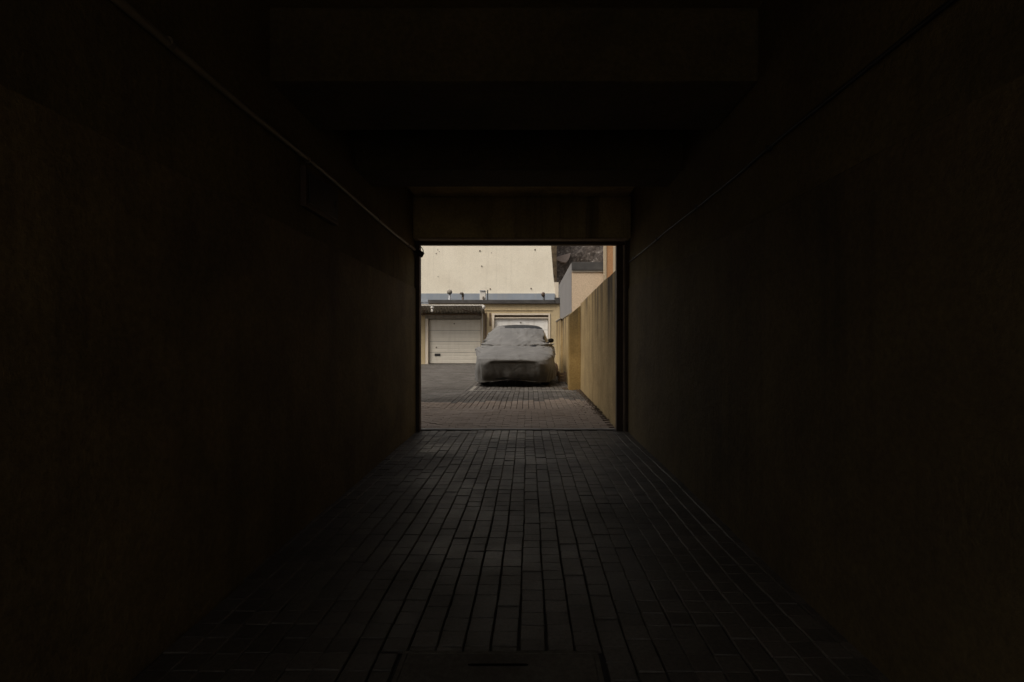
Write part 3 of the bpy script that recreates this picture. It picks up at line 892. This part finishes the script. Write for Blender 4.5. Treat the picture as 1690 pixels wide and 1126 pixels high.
car = thing('parked_car', (0, 0, 0), 'dark parked car under the grey cover, only roof edge, tyres and right mirror showing', 'car')
car.location = (CARX, CARY, 0); car.rotation_euler = (0, 0, CARROT)
WM.pop('parked_car', None)
def cpart(o):
    o.parent = car
    return o
N = 120
zs = [0.20 + (1.56 - 0.20) * i / 44 for i in range(45)]
V, F = [], []
for z in zs:
    V += [(x, y, z) for x, y in ring(z, -0.075 * (1 - min(1, max(0, (z - 0.7) / 0.35))), N)]
for i in range(len(zs) - 1):
    for k in range(N):
        F.append((i * N + k, i * N + (k + 1) % N, (i + 1) * N + (k + 1) % N, (i + 1) * N + k))
n0 = len(V)
cyr = 2.88
for q, (sc_, zz) in enumerate(((0.66, 1.572), (0.33, 1.580))):
    V += [(x * sc_, cyr + (y - cyr) * sc_, zz) for x, y in ring(1.56, 0, N)]
base = (len(zs) - 1) * N
for q in range(2):
    a = base + q * N
    for k in range(N):
        F.append((a + k, a + (k + 1) % N, a + N + (k + 1) % N, a + N + k))
V.append((0, cyr, 1.583))
for k in range(N):
    F.append((base + 2 * N + k, base + 2 * N + (k + 1) % N, len(V) - 1))
F.append(tuple(range(N - 1, -1, -1)))
cpart(MB().add(V, F).build('body', M['carpaint'], smooth=True))
# side glass, set a few millimetres proud of the body
for sgn in (1, -1):
    V, F = [], []
    zz = [1.02 + 0.42 * i / 8 for i in range(9)]
    idx = None
    for z in zz:
        rg = ring(z, 0.006, 400)
        sel = sorted([p for p in rg if p[0] * sgn > 0 and abs(p[0]) > 0.55 * smooth_station(z)[2]], key=lambda p: p[1])
        y0, y1 = smooth_station(z)[0] + 0.40, smooth_station(z)[1] - 0.5
        for k in range(25):
            y = y0 + (y1 - y0) * k / 24
            p = min(sel, key=lambda p: abs(p[1] - y))
            V.append((p[0], y, z))
    for i in range(8):
        for k in range(24):
            F.append((i * 25 + k, i * 25 + k + 1, i * 25 + k + 26, i * 25 + k + 25))
    cpart(MB().add(V, F).build('side_window', M['glass'], smooth=True))
for wx in (-0.765, 0.765):
    for wy in (0.86, 3.42):
        prof = [(0.20, -0.1), (0.285, -0.105), (0.315, -0.085), (0.32, -0.04), (0.32, 0.04), (0.315, 0.085), (0.285, 0.105), (0.20, 0.1)]
        V, F = [], []
        for r, a in prof:
            for k in range(36):
                t = 2 * math.pi * k / 36
                V.append((wx + a, wy + r * math.cos(t), 0.325 + r * math.sin(t)))
        for i in range(len(prof)):
            for k in range(36):
                j = (i + 1) % len(prof)
                F.append((i * 36 + k, i * 36 + (k + 1) % 36, j * 36 + (k + 1) % 36, j * 36 + k))
        wheel = cpart(MB().add(V, F).build('wheel', M['rubber'], smooth=True))
        V2 = MB(); V2.tube([(wx - 0.07, wy, 0.325), (wx + 0.07, wy, 0.325)], 0.198, 24)
        rim = V2.build('rim', M['greymetal']); rim.parent = wheel
def ellip(c, r, n=14, m=10, tw=1.0):
    V, F = [], []
    for i in range(m + 1):
        ph = math.pi * i / m
        for k in range(n):
            t = 2 * math.pi * k / n
            V.append((c[0] + r[0] * math.copysign(abs(math.sin(ph) * math.cos(t)) ** 0.8, math.cos(t)), c[1] + r[1] * math.sin(ph) * math.sin(t), c[2] + r[2] * math.copysign(abs(math.cos(ph)) ** 0.8, math.cos(ph))))
    for i in range(m):
        for k in range(n):
            F.append((i * n + k, i * n + (k + 1) % n, (i + 1) * n + (k + 1) % n, (i + 1) * n + k))
    return V, F
for sgn in (1,):
    mb = MB(); mb.add(*ellip((0.905, 1.50, 1.125), (0.075, 0.06, 0.055)) if sgn > 0 else ellip((-0.87, 1.54, 1.11), (0.06, 0.06, 0.055)))
    mir = cpart(mb.build('mirror', M['void'], smooth=True))
    mb = MB(); mb.tube([(sgn * 0.80, 1.50, 1.06), (sgn * 0.88, 1.50, 1.10)], 0.025, 8)
    st = mb.build('mirror_arm', M['black'], smooth=True); st.parent = mir

# the cover: a cloth shell drawn over bonnet, windscreen and left side
N = 420
NZ = 130
zs = [0.085 + (1.565 - 0.085) * (i / NZ) for i in range(NZ + 1)]
V, F, D = [], [], []
rings = [ring(z, 0.022, N) for z in zs]
def sstep(a, b, x):
    t = max(0, min(1, (x - a) / (b - a)))
    return t * t * (3 - 2 * t)
for i, z in enumerate(zs):
    yf, yb, w, e = smooth_station(z)
    rg = rings[i]
    for k in range(N):
        x, y = rg[k]
        xa, ya = rg[k - 1]; xb, yb_ = rg[(k + 1) % N]
        nx_, ny_ = -(yb_ - ya), (xb - xa)
        L = math.hypot(nx_, ny_) or 1
        nx_, ny_ = nx_ / L, ny_ / L
        if nx_ * x + ny_ * (y - 2.1) < 0: nx_, ny_ = -nx_, -ny_
        s = k / N * 12.0
        low = 1 - sstep(0.25, 0.68, z)
        d = 0.0
        # hanging folds low down, fuller towards the hem
        f1 = noise.noise(Vector((s * 2.6, z * 0.9, 1.0)))
        f2 = noise.noise(Vector((s * 5.0 + 0.8 * noise.noise(Vector((s, z * 3, 9))), z * 1.3, 4.0)))
        d += low * (0.11 * (abs(f1) - 0.25) + 0.06 * (0.35 - abs(f2)))
        # pulls over the bonnet edge and the front corners
        f3 = noise.noise(Vector((x * 3.0 + z * 2, y * 2.2, z * 5.0)))
        d += 0.012 * f3 * (1 - low)
        f5 = noise.noise(Vector((x * 1.6 + 2.0 * abs(x) * z, y * 1.1 + z * 3.0, 7.0)))
        d += 0.17 * max(0, 0.22 - abs(f5)) * sstep(0.62, 0.72, z)
        f6 = noise.noise(Vector((x * 2.6 + 1.5 * z, y * 0.9, z * 2 + 11)))
        d += 0.26 * max(0, 0.16 - abs(f6)) * sstep(0.62, 0.75, z)
        # slack at the foot of the windscreen: a groove with a roll of cloth above it
        wl_ = 0.985 + 0.012 * noise.noise(Vector((x * 2.5, 0, 2)))
        d += -0.055 * math.exp(-((z - wl_) / 0.015) ** 2) + 0.040 * math.exp(-((z - wl_ - 0.045) / 0.03) ** 2) * (0.6 + 0.8 * sstep(0.2, 0.8, abs(x)))
        # diagonal folds running to the mirrors
        for (mx, my, amp) in ((0.80, 1.45, 0.06), (-0.86, 1.5, 0.05)):
            u = (x - mx) * (-1 if mx > 0 else 1); vv = (z - 1.03)
            if -0.08 < u < 0.8 and -0.1 < vv < 0.4:
                ang = math.atan2(vv, u + 0.08)
                d += amp * math.exp(-u * 2.6) * math.sin(ang * 15 + 2 * noise.noise(Vector((x * 3, z * 3, 2))))
        # the left mirror under the cloth
        g = math.exp(-(((y - 1.50) / 0.26) ** 2 + ((z - 1.08) / (0.11 if z > 1.08 else 0.30)) ** 2))
        if x < -0.4: d += 0.085 * g
        sidew = sstep(0.45, 0.85, abs(nx_))
        d += sidew * 0.075 * sstep(0.1, 1.4, y) * (1 - sstep(0.96, 1.16, z)) * (1 if x < 0 else 0.55)
        if x < 0: d += sidew * 0.05 * sstep(1.0, 1.15, z) * (1 - sstep(1.3, 1.5, z))
        g = math.exp(-(((y - 1.42) / 0.16) ** 2 + ((z - 1.02) / 0.05) ** 2))
        if x > 0.4: d += 0.07 * g
        # number plate and lamps press through a little, grille hollow between them
        if y < 0.6 and z < 0.72:
            gx = sstep(0.62, 0.50, abs(x)) if False else 1 - sstep(0.50, 0.60, abs(x))
            rb_ = ((abs(x) / 0.64) ** 7 + (abs(z - 0.36) / 0.285) ** 7) ** (1 / 7)
            d -= 0.05 * (1 - sstep(0.84, 1.02, rb_))
            d += 0.018 * math.exp(-((abs(x) - 0.68) / 0.12) ** 2 - ((z - 0.56) / 0.07) ** 2)
        flare = (0.05 if x < 0 else 0.025) * max(0, min(1, (0.75 - z) / 0.65)) * sstep(0.3, 0.9, abs(nx_)) - 0.05 * (1 - sstep(0.1, 0.34, z)) * sstep(0.5, 0.9, abs(ny_))
        d += flare
        # ragged hem
        hem = 0.0
        if i < 14:
            hz = 0.045 + 0.05 * noise.noise(Vector((s * 1.1, 0, 6))) + 0.02 * math.exp(-((x - 0.15) / 0.5) ** 2) * (1 if y < 0.8 else 0)
            hem = hz * (1 - i / 14) ** 1.0
        V.append((x + nx_ * d, y + ny_ * d, z + hem + 0.004 * f3))
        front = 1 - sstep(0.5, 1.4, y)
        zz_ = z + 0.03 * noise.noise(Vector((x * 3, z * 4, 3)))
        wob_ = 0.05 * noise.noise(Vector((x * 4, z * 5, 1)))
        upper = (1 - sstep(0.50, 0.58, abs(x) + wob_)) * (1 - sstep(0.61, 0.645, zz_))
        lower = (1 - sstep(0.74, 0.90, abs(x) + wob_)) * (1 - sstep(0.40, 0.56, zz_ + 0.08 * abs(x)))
        dirt_shade = max(upper, lower * 0.92) * front  # dirt plus shade painted into the cloth below the bonnet edge
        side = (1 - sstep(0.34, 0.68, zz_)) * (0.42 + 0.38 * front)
        D.append(max(0.0, min(1.0, max(dirt_shade * 1.3, side * 1.15) * (0.95 + 0.4 * noise.noise(Vector((x * 2, y * 2, z * 2)))))))
def keep(i, k):
    x, y = rings[i][k]; z = zs[i]
    w = smooth_station(z)[2]
    if y > 2.95 + 0.12 * noise.noise(Vector((x * 2, z * 3, 0))): return False
    if z > 1.485 + 0.03 * (x + 0.1) + 0.01 * noise.noise(Vector((x * 4, 3, 0))) - 0.10 * max(0, x - 0.1) and x > -0.36: return False
    if x > 0 and z > 1.045:
        lim = smooth_station(z)[0] + 0.27 + 0.04 * noise.noise(Vector((z * 5, 1, 0)))
        if y > lim + 0.05 and x > 0.35: return False
    return True
for i in range(NZ):
    for k in range(N):
        k2 = (k + 1) % N
        if keep(i, k) and keep(i, k2) and keep(i + 1, k) and keep(i + 1, k2):
            F.append((i * N + k, i * N + k2, (i + 1) * N + k2, (i + 1) * N + k))
me = bpy.data.meshes.new('car_cover')
me.from_pydata(V, [], F)
at = me.attributes.new('dirt', 'FLOAT', 'POINT')  # dirt and painted shade in one mask
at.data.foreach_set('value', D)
bm = bmesh.new(); bm.from_mesh(me)
bmesh.ops.delete(bm, geom=[v for v in bm.verts if not v.link_faces], context='VERTS')
bmesh.ops.recalc_face_normals(bm, faces=bm.faces)
for _ in range(3):
    bmesh.ops.smooth_vert(bm, verts=bm.verts, factor=0.4, use_axis_x=True, use_axis_y=True, use_axis_z=True)
bm.to_mesh(me); bm.free()
for p in me.polygons: p.use_smooth = True
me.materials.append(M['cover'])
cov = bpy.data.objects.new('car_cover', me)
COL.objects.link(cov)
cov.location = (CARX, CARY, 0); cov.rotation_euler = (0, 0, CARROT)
tag(cov, 'creased grey cloth cover drawn over the parked car, dirt and painted shade along the front', 'car cover')
sm = cov.modifiers.new('thickness', 'SOLIDIFY'); sm.thickness = 0.004; sm.offset = -1

# ------------------------------------------------------------------ small things along the right yard wall
def blob(c, r, seed, amp=0.3, n=20, m=12):
    V, F = ellip((0, 0, 0), (1, 1, 1), n, m)
    V = [tuple((Vector(v) * (1 + amp * noise.noise(Vector(v) * 1.7 + Vector((seed, 0, 0)))))) for v in V]
    return [(c[0] + v[0] * r[0], c[1] + v[1] * r[1], max(0.012, c[2] + v[2] * r[2])) for v in V], F
sk = thing('rubbish_sack', (0.82, 17.3, 0), 'brown sack lying at the foot of the far yard wall, behind the car', 'sack')
mb = MB(); mb.add(*blob((0.855, 17.3, 0.13), (0.10, 0.22, 0.24), 3)); mb.build('bag', M['sack'], sk, smooth=True)
mb = MB(); mb.add(*blob((0.85, 17.25, 0.37), (0.04, 0.05, 0.05), 5)); mb.build('tied_neck', M['sack'], sk, smooth=True)
bk = thing('crate', (0.9, 14.6, 0), 'low dark crate on the paving between the yellow pier and the car', 'crate')
for z in (0.03, 0.115, 0.20):
    m = MB(); m.box(0.80, 1.01, 14.5, 14.515, z, z + 0.07); m.build('front_slat', M['brownwood'], bk)
    m = MB(); m.box(0.80, 0.815, 14.517, 14.95, z, z + 0.07); m.build('side_slat', M['brownwood'], bk)
for (x, y) in ((0.818, 14.518), (0.985, 14.518), (0.818, 14.925), (0.985, 14.925)):
    MB().box(x, x + 0.025, y, y + 0.025, 0.005, 0.28).build('corner_post', M['brownwood'], bk)
# dead leaves and grit along the foot of the wall
V, F = [], []
for i in range(900):
    y = 7.6 + (12.9 - 7.6) * random.random() ** 0.75
    dd = abs(random.gauss(0, 0.05)) + (random.random() < 0.12) * random.random() * 0.3
    x = XW(y if y < 12.3 else 12.3) - 0.012 - dd - (0.27 if y > 12.3 else 0)
    z = und(x, y) + 0.006
    s = random.uniform(0.006, 0.022); a = random.uniform(0, 6.28)
    h = random.uniform(0.002, 0.018)
    p = [(x + s * math.cos(a + t) * q, y + s * math.sin(a + t) * q) for t, q in ((0, 1.3), (1.6, .6), (3.14, 1.2), (4.7, .7))]
    n0 = len(V)
    V += [(p[0][0], p[0][1], z), (p[1][0], p[1][1], z + h), (p[2][0], p[2][1], z + 0.002), (p[3][0], p[3][1], z + h * .6), (x, y, z + h * 1.3)]
    F += [(n0, n0 + 1, n0 + 4), (n0 + 1, n0 + 2, n0 + 4), (n0 + 2, n0 + 3, n0 + 4), (n0 + 3, n0, n0 + 4)]
lf = bpy.data.objects.new('leaf_litter', raw_mesh('leaf_litter', V, F, M['leaf']))
COL.objects.link(lf)
tag(lf, 'dead leaves and grit along the foot of the yard wall', 'litter', kind='stuff')
